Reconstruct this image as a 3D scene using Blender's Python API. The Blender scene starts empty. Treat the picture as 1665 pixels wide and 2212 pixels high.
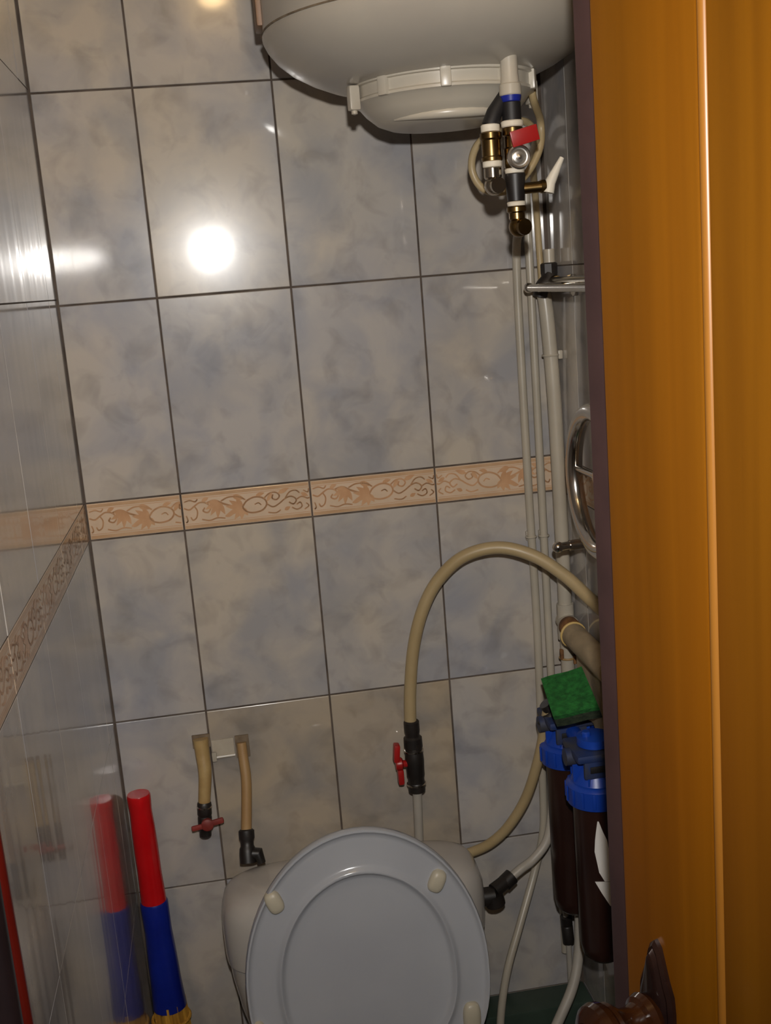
import bpy, bmesh, math, random
from mathutils import Vector, Matrix, Euler
random.seed(7)
S = bpy.context.scene
C = S.collection

# ------------------------------------------------------------------ camera
CAMLOC = Vector((0.2239, -1.7708, 1.6490))
CAMROT = Euler((1.364647, 0.078992, -0.152556), 'XYZ')
FPX = 2450.0
cam_d = bpy.data.cameras.new('camera'); cam = bpy.data.objects.new('camera', cam_d); C.objects.link(cam)
cam.location = CAMLOC; cam.rotation_euler = CAMROT
cam_d.sensor_fit = 'HORIZONTAL'; cam_d.sensor_width = 36.0; cam_d.lens = FPX / 1665 * 36.0
cam_d.clip_start = 0.01
S.camera = cam

# ------------------------------------------------------------------ world, light, exposure
w = bpy.data.worlds.new('hall_gloom'); S.world = w; w.use_nodes = True
bg = w.node_tree.nodes['Background']; bg.inputs[0].default_value = (1.0, 0.88, 0.74, 1); bg.inputs[1].default_value = 0.035

fl = bpy.data.lights.new('phone_flash', 'SPOT'); flo = bpy.data.objects.new('phone_flash', fl); C.objects.link(flo)
flo.location = (0.2419, -1.765, 1.768)          # the flash of the phone, just above its lens
flo.rotation_euler = (1.364647, 0.0, -0.152556)
fl.energy = 60.0; fl.color = (1.0, 0.96, 0.91); fl.shadow_soft_size = 0.014
fl.spot_size = math.radians(95); fl.spot_blend = 1.0

S.view_settings.view_transform = 'Standard'; S.view_settings.look = 'None'
S.view_settings.gamma = 1.0; S.view_settings.use_curve_mapping = False
S.view_settings.exposure = 0.0
S.cycles.blur_glossy = 0.1; S.cycles.caustics_reflective = True

# ------------------------------------------------------------------ geometry helpers
MROT = CAMROT.to_matrix()
def ray(u, v): return MROT @ Vector(((u - 832.5) / FPX, -(v - 1106) / FPX, -1))
def at(u, v, y):
    d = ray(u, v); return CAMLOC + d * ((y - CAMLOC.y) / d.y)
def atx(u, v, x):
    d = ray(u, v); return CAMLOC + d * ((x - CAMLOC.x) / d.x)
V = Vector

def frame(ax):
    ax = ax.normalized()
    t = V((0, 0, 1)) if abs(ax.z) < .9 else V((0, 1, 0))
    a = ax.cross(t).normalized(); return a, ax.cross(a).normalized(), ax

def catmull(p, n=8):
    p = [V(q) for q in p]
    if len(p) < 3: return p
    out = []
    for i in range(len(p) - 1):
        a = p[i - 1] if i else 2 * p[0] - p[1]
        b, c = p[i], p[i + 1]
        d = p[i + 2] if i + 2 < len(p) else 2 * p[-1] - p[-2]
        for k in range(n):
            t = k / n
            out.append(.5 * ((2 * b) + (c - a) * t + (2 * a - 5 * b + 4 * c - d) * t * t + (3 * b - a - 3 * c + d) * t ** 3))
    out.append(p[-1]); return out

class MB:
    def __init__(s): s.v = []; s.f = []; s.m = []
    def add(s, vs, fs, mi=0):
        o = len(s.v); s.v += [V(x) for x in vs]
        for f in fs: s.f.append([o + i for i in f]); s.m.append(mi)
        return s
    def rings(s, R, cap=True, close=False, mi=0):
        n = len(R[0]); vs = [p for r in R for p in r]; fs = []
        L = len(R)
        for i in range(L if close else L - 1):
            for k in range(n):
                a, b = i * n, ((i + 1) % L) * n
                fs.append([a + k, a + (k + 1) % n, b + (k + 1) % n, b + k])
        if cap and not close:
            fs.append(list(range(n))[::-1]); fs.append([(L - 1) * n + k for k in range(n)])
        return s.add(vs, fs, mi)
    def tube(s, path, r, seg=14, cap=True, mi=0, close=False, smooth=0):
        p = catmull(path, smooth) if smooth else [V(q) for q in path]
        L = len(p); rr = r if isinstance(r, (list, tuple)) else [r] * L
        if len(rr) != L: rr = [rr[0] + (rr[-1] - rr[0]) * i / (L - 1) for i in range(L)]
        R = []; a = None
        for i in range(L):
            if close: t = (p[(i + 1) % L] - p[i - 1]).normalized()
            else: t = (p[min(i + 1, L - 1)] - p[max(i - 1, 0)]).normalized()
            if a is None: a = frame(t)[0]
            a = (a - t * a.dot(t)).normalized(); b = t.cross(a)
            R.append([p[i] + (a * math.cos(2 * math.pi * k / seg) + b * math.sin(2 * math.pi * k / seg)) * rr[i] for k in range(seg)])
        return s.rings(R, cap, close, mi)
    def lathe(s, prof, o, ax, seg=24, mi=0, cap=True):
        a, b, n = frame(V(ax)); o = V(o)
        R = [[o + n * h + (a * math.cos(2 * math.pi * k / seg) + b * math.sin(2 * math.pi * k / seg)) * max(r, 1e-5) for k in range(seg)] for r, h in prof]
        return s.rings(R, cap, False, mi)
    def box(s, c, size, bev=0.0, rot=None, mi=0, segs=2):
        bm = bmesh.new(); bmesh.ops.create_cube(bm, size=1)
        for v in bm.verts: v.co = V((v.co.x * size[0], v.co.y * size[1], v.co.z * size[2]))
        if bev: bmesh.ops.bevel(bm, geom=bm.edges[:], offset=bev, segments=segs, profile=.6, affect='EDGES')
        bm.verts.index_update(); R = (rot if isinstance(rot, Matrix) else Euler(rot).to_matrix()) if rot is not None else Matrix.Identity(3)
        s.add([R @ v.co + V(c) for v in bm.verts], [[v.index for v in f.verts] for f in bm.faces], mi); bm.free(); return s
    def ball(s, c, r, seg=16, sc=(1, 1, 1), mi=0):
        R = []
        for i in range(1, 10):
            t = math.pi * i / 10
            R.append([V(c) + V((r * sc[0] * math.sin(t) * math.cos(2 * math.pi * k / seg), r * sc[1] * math.sin(t) * math.sin(2 * math.pi * k / seg), r * sc[2] * math.cos(t))) for k in range(seg)])
        return s.rings(R, True, False, mi)
    def mesh(s, name, mats, off, ang=40):
        me = bpy.data.meshes.new(name)
        me.from_pydata([tuple(v - off) for v in s.v], [], s.f)
        for m in (mats if isinstance(mats, (list, tuple)) else [mats]): me.materials.append(M[m] if isinstance(m, str) else m)
        me.polygons.foreach_set('material_index', s.m)
        bm = bmesh.new(); bm.from_mesh(me); bmesh.ops.recalc_face_normals(bm, faces=bm.faces[:]); bm.to_mesh(me); bm.free()
        me.polygons.foreach_set('use_smooth', [True] * len(me.polygons))
        me.set_sharp_from_angle(angle=math.radians(ang)); me.update(); return me

def wloc(o):
    p = V((0, 0, 0))
    while o: p = p + o.location; o = o.parent
    return p
def tag(o, label=None, cat=None, group=None, kind=None):
    if label: o['label'] = label
    if cat: o['category'] = cat
    if group: o['group'] = group
    if kind: o['kind'] = kind
    return o
def thing(name, label, cat, loc, group=None):
    o = bpy.data.objects.new(name, None); o.empty_display_size = .05; C.objects.link(o); o.location = loc
    return tag(o, label, cat, group)
def part(name, mb, mats, parent, label=None, local=False, ang=40):
    off = V((0, 0, 0)) if local else wloc(parent)
    o = bpy.data.objects.new(name, mb.mesh(name, mats, off, ang)); C.objects.link(o); o.parent = parent
    if label: o['label'] = label
    return o
def solo(name, mb, mats, label=None, cat=None, kind=None, group=None, ang=40):
    xs = [v for v in mb.v]; lo = V((sum(v.x for v in xs) / len(xs), sum(v.y for v in xs) / len(xs), min(v.z for v in xs)))
    o = bpy.data.objects.new(name, mb.mesh(name, mats, lo, ang)); C.objects.link(o); o.location = lo
    return tag(o, label, cat, group, kind)

# ------------------------------------------------------------------ materials
M = {}
def lin(c): return tuple(((x / 255) / 12.92 if x / 255 <= .04045 else ((x / 255 + .055) / 1.055) ** 2.4) for x in c) + (1,)
def base(name):
    m = bpy.data.materials.new(name); m.use_nodes = True; M[name] = m
    nt = m.node_tree; return m, nt, nt.nodes['Principled BSDF']
def node(nt, t, **kw):
    n = nt.nodes.new(t)
    for k, v in kw.items(): setattr(n, k, v)
    return n
def plain(name, c1, c2=None, rough=.4, metal=0.0, scale=12, spec=.5, bump=0.0, bscale=60, stretch=(1, 1, 1), det=4, trans=0, ramp=(.35, .65)):
    m, nt, b = base(name); L = nt.links
    g = node(nt, 'ShaderNodeTexCoord'); mp = node(nt, 'ShaderNodeMapping'); mp.inputs['Scale'].default_value = stretch
    L.new(g.outputs['Object'], mp.inputs['Vector'])
    n = node(nt, 'ShaderNodeTexNoise'); n.inputs['Scale'].default_value = scale; n.inputs['Detail'].default_value = det
    L.new(mp.outputs[0], n.inputs['Vector'])
    r = node(nt, 'ShaderNodeValToRGB'); r.color_ramp.elements[0].position = ramp[0]; r.color_ramp.elements[1].position = ramp[1]
    r.color_ramp.elements[0].color = lin(c1); r.color_ramp.elements[1].color = lin(c2 or tuple(min(255, x * 1.08) for x in c1))
    L.new(n.outputs[0], r.inputs[0]); L.new(r.outputs[0], b.inputs['Base Color'])
    b.inputs['Roughness'].default_value = rough; b.inputs['Metallic'].default_value = metal; b.inputs['Specular IOR Level'].default_value = spec
    if trans: b.inputs['Transmission Weight'].default_value = trans
    if bump:
        n2 = node(nt, 'ShaderNodeTexNoise'); n2.inputs['Scale'].default_value = bscale; L.new(mp.outputs[0], n2.inputs['Vector'])
        bp = node(nt, 'ShaderNodeBump'); bp.inputs['Strength'].default_value = bump; bp.inputs['Distance'].default_value = .002
        L.new(n2.outputs[0], bp.inputs['Height']); L.new(bp.outputs[0], b.inputs['Normal'])
    return m

def marble(name, wave=(9, 9, 5), wstr=.10, wdist=.004, rough=.055, coat=.35, crough=.22, tint=(255, 255, 255)):
    m, nt, b = base(name); L = nt.links
    geo = node(nt, 'ShaderNodeNewGeometry'); inf = node(nt, 'ShaderNodeObjectInfo')
    mul = node(nt, 'ShaderNodeVectorMath', operation='SCALE'); mul.inputs[0].default_value = (7.3, 3.1, 5.7); L.new(inf.outputs['Random'], mul.inputs['Scale'])
    ad = node(nt, 'ShaderNodeVectorMath', operation='ADD'); L.new(geo.outputs['Position'], ad.inputs[0]); L.new(mul.outputs[0], ad.inputs[1])
    def noise(sc, det, dist, rgh=.55):
        n = node(nt, 'ShaderNodeTexNoise'); n.inputs['Scale'].default_value = sc; n.inputs['Detail'].default_value = det
        n.inputs['Distortion'].default_value = dist; n.inputs['Roughness'].default_value = rgh; L.new(ad.outputs[0], n.inputs['Vector']); return n
    n1, n2, n3 = noise(10, 4, .5, .5), noise(22, 3, .5, .5), noise(3.2, 2, .2)
    r1 = node(nt, 'ShaderNodeValToRGB'); e = r1.color_ramp.elements
    e[0].position = .33; e[0].color = lin((158, 157, 158)); e[1].position = .60; e[1].color = lin((184, 177, 167))
    L.new(n1.outputs[0], r1.inputs[0])
    r2 = node(nt, 'ShaderNodeValToRGB'); e = r2.color_ramp.elements
    e[0].position = .28; e[0].color = lin((168, 166, 168)); e[1].position = .50; e[1].color = (1, 1, 1, 1)
    L.new(n2.outputs[0], r2.inputs[0])
    mx = node(nt, 'ShaderNodeMix', data_type='RGBA', blend_type='MULTIPLY'); mx.inputs[0].default_value = .36
    L.new(r1.outputs[0], mx.inputs[6]); L.new(r2.outputs[0], mx.inputs[7])
    r3 = node(nt, 'ShaderNodeValToRGB'); e = r3.color_ramp.elements
    e[0].position = .38; e[0].color = lin((240, 243, 252)); e[1].position = .62; e[1].color = lin((252, 248, 242))
    L.new(n3.outputs[0], r3.inputs[0])
    m2 = node(nt, 'ShaderNodeMix', data_type='RGBA', blend_type='MULTIPLY'); m2.inputs[0].default_value = 1
    L.new(mx.outputs[2], m2.inputs[6]); L.new(r3.outputs[0], m2.inputs[7])
    m3 = node(nt, 'ShaderNodeMix', data_type='RGBA', blend_type='MULTIPLY'); m3.inputs[0].default_value = 1; m3.inputs[7].default_value = lin(tint)
    L.new(m2.outputs[2], m3.inputs[6]); L.new(m3.outputs[2], b.inputs['Base Color'])
    b.inputs['Roughness'].default_value = rough; b.inputs['Coat Weight'].default_value = coat; b.inputs['Coat Roughness'].default_value = crough
    mp = node(nt, 'ShaderNodeMapping'); mp.inputs['Scale'].default_value = wave; L.new(ad.outputs[0], mp.inputs['Vector'])
    nb = node(nt, 'ShaderNodeTexNoise'); nb.inputs['Scale'].default_value = 1; nb.inputs['Detail'].default_value = 1; L.new(mp.outputs[0], nb.inputs['Vector'])
    bp = node(nt, 'ShaderNodeBump'); bp.inputs['Strength'].default_value = wstr; bp.inputs['Distance'].default_value = wdist
    L.new(nb.outputs[0], bp.inputs['Height']); L.new(bp.outputs[0], b.inputs['Normal'])
    return m

marble('tile_marble')
marble('tile_marble_beige', tint=(248, 238, 220))
marble('tile_marble_wavy', wave=(22, 22, .8), wstr=.2, wdist=.004, rough=.06, coat=.85, crough=.16)
plain('grout', (64, 54, 46), (92, 80, 70), .85, scale=30)
plain('border_base', (206, 182, 158), (194, 172, 148), .12, scale=20)
plain('border_print', (182, 140, 104), (196, 156, 120), .14, scale=40)
plain('border_band', (180, 146, 112), (190, 158, 126), .12, scale=30)
plain('plaster', (200, 196, 188), (210, 206, 198), .8)
plain('floor_tile', (92, 84, 76), (118, 108, 98), .35, scale=9)
plain('green_paint', (42, 56, 48), (56, 70, 60), .45, scale=14)
plain('enamel', (160, 153, 143), (170, 163, 151), .24, scale=5)
plain('cap_plastic', (172, 163, 148), (182, 175, 161), .3, scale=6)
plain('brown_edge', (110, 78, 46), (130, 92, 56), .5)
plain('porcelain', (172, 166, 160), (180, 175, 168), .12, scale=3)
plain('lid_plastic', (164, 166, 172), (172, 174, 179), .16, scale=4)
plain('bumper', (176, 168, 148), (186, 178, 158), .4, scale=20)
plain('pipe_white', (160, 152, 137), (175, 167, 152), .35, scale=8)
plain('pipe_old', (176, 150, 100), (150, 120, 74), .5, scale=26, det=6)
plain('pipe_stained', (142, 106, 66), (176, 146, 100), .5, scale=9, stretch=(1, 1, .6))
plain('hose_beige', (158, 138, 100), (170, 151, 115), .4, scale=10)
plain('hose_grey', (160, 154, 144), (176, 170, 160), .45, scale=10)
plain('black_plastic', (24, 20, 18), (36, 31, 28), .45, scale=30)
plain('rubber', (18, 16, 17), (24, 22, 23), .55, scale=30)
plain('blue_ring', (20, 32, 120), (26, 40, 140), .35)
plain('red_plastic', (146, 22, 20), (160, 28, 26), .35, scale=20)
plain('red_dull', (112, 40, 34), (140, 50, 42), .55, scale=40)
plain('tape', (206, 196, 176), (220, 212, 196), .6, scale=60)
plain('brass', (132, 108, 68), (100, 80, 50), .28, metal=1, scale=30)
plain('chrome', (186, 180, 172), (200, 196, 190), .17, metal=1)
plain('nickel', (176, 168, 154), (190, 182, 168), .16, metal=1)
plain('white_lever', (208, 200, 184), (216, 210, 196), .4)
plain('cement', (92, 78, 62), (128, 112, 92), .9, scale=50, bump=.5)
plain('cement_light', (168, 158, 142), (180, 172, 156), .85, scale=40)
plain('rust', (90, 58, 30), (130, 90, 50), .8, scale=80)
plain('broom_red', (176, 12, 18), (190, 20, 24), .18, scale=14, bump=.35, bscale=30)
plain('broom_blue', (10, 26, 110), (16, 34, 128), .28, scale=14, bump=.35, bscale=30)
plain('straw', (190, 142, 48), (150, 104, 30), .7, scale=90, stretch=(1, 1, .05))
plain('pole_red', (84, 18, 12), (96, 24, 16), .2)
plain('chrome_satin', (214, 210, 204), (226, 222, 216), .32, metal=1)
plain('pole_dark', (30, 22, 24), (40, 30, 32), .35)
plain('filter_blue', (18, 56, 150), (24, 66, 164), .35, scale=10)
plain('filter_dirty', (26, 46, 92), (58, 58, 62), .6, scale=36, det=5)
plain('filter_bowl', (38, 21, 17), (46, 26, 20), .3, scale=8)
plain('label_paper', (220, 216, 210), (226, 224, 220), .6)
plain('sponge_green', (16, 76, 26), (30, 104, 40), .95, scale=120, bump=1.0, bscale=220)
plain('sponge_foam', (34, 46, 30), (52, 62, 42), .95, scale=120, bump=.8, bscale=200)
plain('cloth_tan', (140, 124, 98), (160, 142, 114), .95, scale=26, bump=.8, bscale=50)
plain('rim_yellow', (190, 160, 96), (200, 172, 110), .6)
plain('handle_dark', (38, 24, 22), (52, 34, 28), .16, metal=.3, scale=30)
plain('knob_brown', (56, 29, 12), (42, 21, 9), .14, scale=24)
plain('lip_brown', (62, 44, 44), (70, 50, 49), .45, scale=20)
def wood():
    m, nt, b = base('door_wood'); L = nt.links
    g = node(nt, 'ShaderNodeTexCoord'); mp = node(nt, 'ShaderNodeMapping'); mp.inputs['Scale'].default_value = (42, 42, 1.1)
    L.new(g.outputs['Object'], mp.inputs['Vector'])
    n = node(nt, 'ShaderNodeTexNoise'); n.inputs['Scale'].default_value = 1; n.inputs['Detail'].default_value = 7; n.inputs['Distortion'].default_value = .4; L.new(mp.outputs[0], n.inputs['Vector'])
    r = node(nt, 'ShaderNodeValToRGB'); e = r.color_ramp.elements
    e[0].position = .3; e[0].color = lin((112, 68, 4)); e[1].position = .68; e[1].color = lin((126, 79, 7)); L.new(n.outputs[0], r.inputs[0])
    mp2 = node(nt, 'ShaderNodeMapping'); mp2.inputs['Scale'].default_value = (2.2, 2.2, .8); L.new(g.outputs['Object'], mp2.inputs['Vector'])
    n2 = node(nt, 'ShaderNodeTexNoise'); n2.inputs['Scale'].default_value = 1.6; n2.inputs['Detail'].default_value = 2; L.new(mp2.outputs[0], n2.inputs['Vector'])
    r2 = node(nt, 'ShaderNodeValToRGB'); e = r2.color_ramp.elements
    e[0].position = .35; e[0].color = lin((255, 236, 226)); e[1].position = .6; e[1].color = (1, 1, 1, 1); L.new(n2.outputs[0], r2.inputs[0])
    mx = node(nt, 'ShaderNodeMix', data_type='RGBA', blend_type='MULTIPLY'); mx.inputs[0].default_value = 1
    L.new(r.outputs[0], mx.inputs[6]); L.new(r2.outputs[0], mx.inputs[7]); L.new(mx.outputs[2], b.inputs['Base Color'])
    b.inputs['Roughness'].default_value = .38; b.inputs['Specular IOR Level'].default_value = .35
wood()
plain('bead_wood', (146, 94, 30), (154, 102, 38), .35, scale=20, stretch=(1, 1, .1))
m, nt, b = base('lamp_glow'); b.inputs['Base Color'].default_value = (1, .9, .7, 1)
b.inputs['Emission Color'].default_value = (1.0, .66, .30, 1); b.inputs['Emission Strength'].default_value = 22.0

# ------------------------------------------------------------------ room
W = 0.757                       # width between the tiled walls
Y0 = -1.48                      # inner face of the door wall
ZC = 2.50
L4 = 0.98; H = 0.3014; P = 0.2025; A = 0.1463; BH = 0.059; G = 0.0026
L3 = L4 + H; L2 = L3 + BH; L1 = L2 + H; L0 = L1 + H
rows = [(-.003, L4 - 3 * H), (L4 - 3 * H, L4 - 2 * H), (L4 - 2 * H, L4 - H), (L4 - H, L4), (L4, L3), (L3, L2), (L2, L1), (L1, L0), (L0, L0 + H), (L0 + H, ZC)]

floor = solo('floor', MB().box((W / 2, -1.3, -.03), (1.5, 2.9, .06)), 'floor_tile', kind='structure')
solo('ceiling', MB().box((W / 2, -.7, ZC + .03), (W + .2, 1.8, .06)), 'plaster', kind='structure')

def tile_mesh(w_, h_, mats, e=.0011):
    key = (round(w_, 4), round(h_, 4), mats, e)
    if key in tile_mesh.c: return tile_mesh.c[key]
    t = .007; x, z = w_ / 2, h_ / 2; mb = MB()   # local: x width, z height, front at y=0 facing -y
    def rect(ex, y): return [V((-x + ex, y, -z + ex)), V((x - ex, y, -z + ex)), V((x - ex, y, z - ex)), V((-x + ex, y, z - ex))]
    R = [rect(0, t), rect(0, e), rect(e * .3, e * .3), rect(e, 0)]
    mb.rings(R, cap=True)
    me = mb.mesh('tile', mats, V((0, 0, 0)), 20); tile_mesh.c[key] = me; return me
tile_mesh.c = {}

# printed vine of the border tile: flat ribbons and leaves a hair above the glaze
def ornament(w_, full=P - G):
    mb = MB(); h_ = BH - G; d = -.00025
    def poly(pts, mi=0, dd=d): mb.add([V((p[0] - w_ / 2, dd, p[1] - h_ / 2)) for p in pts], [list(range(len(pts)))], mi)
    dep = [d]
    def ribbon(pts, wd, mi=0):
        wd *= 1.35; dep[0] -= .000012
        q = [p for p in catmull([V((a, 0, b)) for a, b in pts], 6)]
        q = [p for p in q if 0.0006 < p.x < w_ - .0006]
        for i in range(len(q) - 1):
            t = (q[i + 1] - q[i]).normalized(); n = V((-t.z, 0, t.x)) * wd / 2
            a, b_ = q[i] - t * wd * .15, q[i + 1] + t * wd * .15
            poly([((a - n).x, (a - n).z), ((b_ - n).x, (b_ - n).z), ((b_ + n).x, (b_ + n).z), ((a + n).x, (a + n).z)], mi, dep[0])
    def leaf(x, z, ang, ln, wd):
        ln *= 1.2; wd *= 1.2; a = math.radians(ang); ux, uz = math.cos(a), math.sin(a); pts = []
        for k in range(13):
            t = k / 12; s_ = math.sin(math.pi * t ** .8) * wd / 2; pts.append((x + ux * ln * t - uz * s_, z + uz * ln * t + ux * s_))
        for k in range(11, 0, -1):
            t = k / 12; s_ = -math.sin(math.pi * t ** .8) * wd / 2; pts.append((x + ux * ln * t - uz * s_, z + uz * ln * t + ux * s_))
        if all(.001 < p[0] < w_ - .001 for p in pts):
            dep[0] -= .000012; poly(pts, 0, dep[0])
    def band(z0, z1, mi): poly([(.0012, z0), (w_ - .0012, z0), (w_ - .0012, z1), (.0012, z1)], mi, d * .6)
    band(.0012, .0062, 1); band(h_ - .0062, h_ - .0012, 1); band(.0078, .0086, 0); band(h_ - .0086, h_ - .0078, 0)
    # scroll, leaf sprays, oval loop, buds and curls, left to right
    ribbon([(.002, .034), (.010, .031), (.018, .036), (.027, .041), (.037, .039), (.043, .031), (.038, .024), (.031, .027), (.034, .032)], .0019)
    ribbon([(.018, .036), (.022, .028), (.020, .018), (.014, .014), (.011, .019)], .0017)
    ribbon([(.037, .039), (.050, .042), (.062, .036), (.074, .031), (.090, .026)], .0024)
    for an, ln in ((205, .020), (235, .021), (262, .022), (292, .019), (180, .014)): leaf(.056, .039, an, ln, .0065)
    for an, ln in ((115, .016), (145, .02), (170, .022), (200, .024), (232, .019), (262, .016), (300, .013)): leaf(.092, .026, an, ln, .0068)
    leaf(.078, .046, -18, .017, .007); leaf(.100, .018, 165, .018, .006)
    ribbon([(.092, .026), (.100, .036), (.114, .041), (.127, .037), (.131, .028), (.124, .019), (.110, .016), (.098, .019), (.093, .026)], .0021)
    ribbon([(.127, .037), (.136, .044), (.146, .045), (.152, .039), (.147, .033), (.140, .036), (.142, .042)], .0018)
    leaf(.132, .032, 58, .014, .005); leaf(.150, .043, 20, .016, .006)
    ribbon([(.131, .028), (.140, .022), (.150, .026), (.160, .033), (.170, .036), (.178, .030), (.173, .023), (.166, .027)], .0018)
    ribbon([(.160, .033), (.168, .043), (.178, .045), (.184, .040)], .0017)
    ribbon([(.170, .018), (.178, .014), (.186, .018), (.184, .025), (.178, .022)], .0017)
    ribbon([(.178, .030), (.187, .034), (.196, .030), (.202, .033)], .0017)
    leaf(.158, .015, 25, .009, .005); leaf(.186, .040, -30, .011, .005)
    ribbon([(.003, .044), (.012, .046), (.020, .043), (.024, .047)], .0016); ribbon([(.004, .022), (.006, .014), (.003, .011)], .0016)
    ribbon([(.028, .014), (.040, .011), (.052, .014), (.064, .012)], .0016); ribbon([(.060, .040), (.072, .045), (.088, .044), (.098, .038)], .0018)
    ribbon([(.112, .029), (.118, .031), (.122, .027)], .0014); ribbon([(.132, .014), (.144, .012), (.152, .016)], .0016); ribbon([(.190, .044), (.197, .040), (.199, .046)], .0014)
    ribbon([(.190, .013), (.197, .018), (.193, .023)], .0015); leaf(.030, .043, 20, .010, .005); leaf(.115, .043, 12, .012, .005); leaf(.064, .015, 10, .012, .0045)
    return mb

def tiled_wall(name, cols, place, border_on, wavy=False, rowlist=rows, dz=None, flip_last=False, skip=None):
    """cols: list of (c0,c1) along the wall; place(c, z) -> (location, rotz) of a tile centre."""
    root = bpy.data.objects.new(name, None)
    return root

mat_of = {}
def lay(wall, cols, to_world, rz, matname, rowlist, jitter=.0012, mirror_last=False, orn=True, e=.0011, G=G):
    for (c0, c1) in cols:
        for ri, (z0, z1) in enumerate(rowlist):
            bord = abs((z1 - z0) - BH) < .002
            w_, h_ = (c1 - c0) - G, (z1 - z0) - G
            if w_ < .01 or h_ < .01: continue
            me = tile_mesh(w_, h_, 'border_base' if bord else ('tile_marble_beige' if wall.name == 'wall_back' and ri == 3 and A - .01 < c0 < A + 2 * P - .01 else matname), e)
            o = bpy.data.objects.new('border_tile' if bord else 'tile', me); C.objects.link(o)
            o.parent = wall; o.location = V(to_world((c0 + c1) / 2, (z0 + z1) / 2)) - wall.location
            o.rotation_euler = (random.uniform(-1, 1) * jitter, 0, rz + random.uniform(-1, 1) * jitter)
            if bord and orn:
                k = round(w_, 4)
                if k not in mat_of: mat_of[k] = ornament(w_).mesh('printed_vine', ['border_print', 'border_band'], V((0, 0, 0)))
                v = bpy.data.objects.new('printed_vine', mat_of[k]); C.objects.link(v); v.parent = o
                if mirror_last and (c0, c1) == cols[-1]: v.scale.x = -1

wb = solo('wall_back', MB().box((W / 2, .0525, ZC / 2), (W + .2, .1, ZC)), 'grout', kind='structure')
cols_b = [(.001, A), (A, A + P), (A + P, A + 2 * P), (A + 2 * P, A + 3 * P)]
lay(wb, cols_b, lambda c, z: (c, 0, z), 0, 'tile_marble', rows, mirror_last=True)

wl = solo('wall_left', MB().box((-.0505, Y0 / 2, ZC / 2), (.1, -Y0, ZC)), 'grout', kind='structure')
rows_l = [r for r in rows[:6]] + [(L2, L1 + .009), (L1 + .009, L0 + .005), (L0 + .005, L0 + H), (L0 + H, ZC)]
cols_l = [(.001, .09)] + [(.09 + .2 * i, .29 + .2 * i) for i in range(6)] + [(1.29, 1.479)]
lay(wl, cols_l, lambda c, z: (0, -c, z), math.radians(90), 'tile_marble_wavy', rows_l, .0016, e=.0002, G=.0018)

wr = solo('wall_right', MB().box((W + .0507, Y0 / 2, ZC / 2), (.1, -Y0, ZC)), 'grout', kind='structure')
cols_r = [(.001, .12)] + [(.12 + P * i, .12 + P * (i + 1)) for i in range(6)]
lay(wr, cols_r, lambda c, z: (W, -c, z), math.radians(-90), 'tile_marble', rows, e=.0003, G=.0020)

# wall with the doorway, behind the view
DX0, DX1, DZ = .13, .752, 2.03
wf = MB().box((DX0 / 2 - .05, Y0 - .05, ZC / 2), (DX0 + .1, .1, ZC)).box((DX1 + .08, Y0 - .05, ZC / 2), (.16, .1, ZC))
wf.box(((DX0 + DX1) / 2, Y0 - .05, (DZ + ZC) / 2), (DX1 - DX0, .1, ZC - DZ))
solo('wall_front', wf, 'plaster', kind='structure')
# dark green painted ledge along the foot of the back wall, right of the toilet
tr = MB().box((.655, -.031, L4 - 2 * H - .19), (.2, .06, .384), .004)
solo('trim_1', tr, 'green_paint', kind='structure')

# ------------------------------------------------------------------ ceiling-high wall lamp over the doorway (inside)
lx, ly, lz = .318, -1.40, 2.405
lamp = thing('wall_lamp', 'warm glowing globe lamp on the wall above the doorway', 'lamp', (lx, Y0, lz))
part('lamp_base', MB().lathe([(.03, 0), (.034, .006), (.03, .03), (.02, .045)], (lx, Y0, lz), (0, 1, 0), 24), 'cap_plastic', lamp)
part('globe', MB().ball((lx, ly, lz), .05, 24), 'lamp_glow', lamp)
pl = bpy.data.lights.new('lamp_bulb', 'POINT'); plo = bpy.data.objects.new('lamp_bulb', pl); C.objects.link(plo)
plo.location = (lx, ly + .056, lz - .01); pl.energy = 0.9; pl.color = (1, .72, .40); pl.shadow_soft_size = .03

# ------------------------------------------------------------------ door, opened inward on the right
PHI = math.radians(72); EDGE = V((.545, -.85, 0)); DW, DH, DT = .655, 1.99, .03
door = bpy.data.objects.new('door_1', None); C.objects.link(door); door['kind'] = 'structure'
door.location = EDGE + V((0, 0, .012))
# local x runs from the free edge to the hinge, local -y is the face turned to the camera
door.rotation_euler = (0, 0, -PHI)
part('door_leaf', MB().box((DW / 2, DT / 2 + .006, DH / 2), (DW, DT - .012, DH), .002), 'door_wood', door, local=True)
bx = .125
def slab(x0, x1): return MB().box(((x0 + x1) / 2, .003, DH / 2), (x1 - x0, .008, DH), .0025)
part('door_board', slab(0, bx - .0052), 'door_wood', door, local=True)
part('door_board', slab(bx + .0052, bx + .2388), 'door_wood', door, local=True)
part('door_board', slab(bx + .2492, DW), 'door_wood', door, local=True)
for xx in (bx, bx + .244):
    part('bead', MB().tube([(xx, .0032, .003), (xx, .0032, DH - .003)], .0053, 14), 'bead_wood', door, 'pale rounded bead between two door boards', local=True)
part('rebate_lip', MB().box((-.0185, .0185, DH / 2), (.038, .016, DH), .002), 'lip_brown', door, 'dark purplish brown lip along the free edge', local=True)
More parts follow.
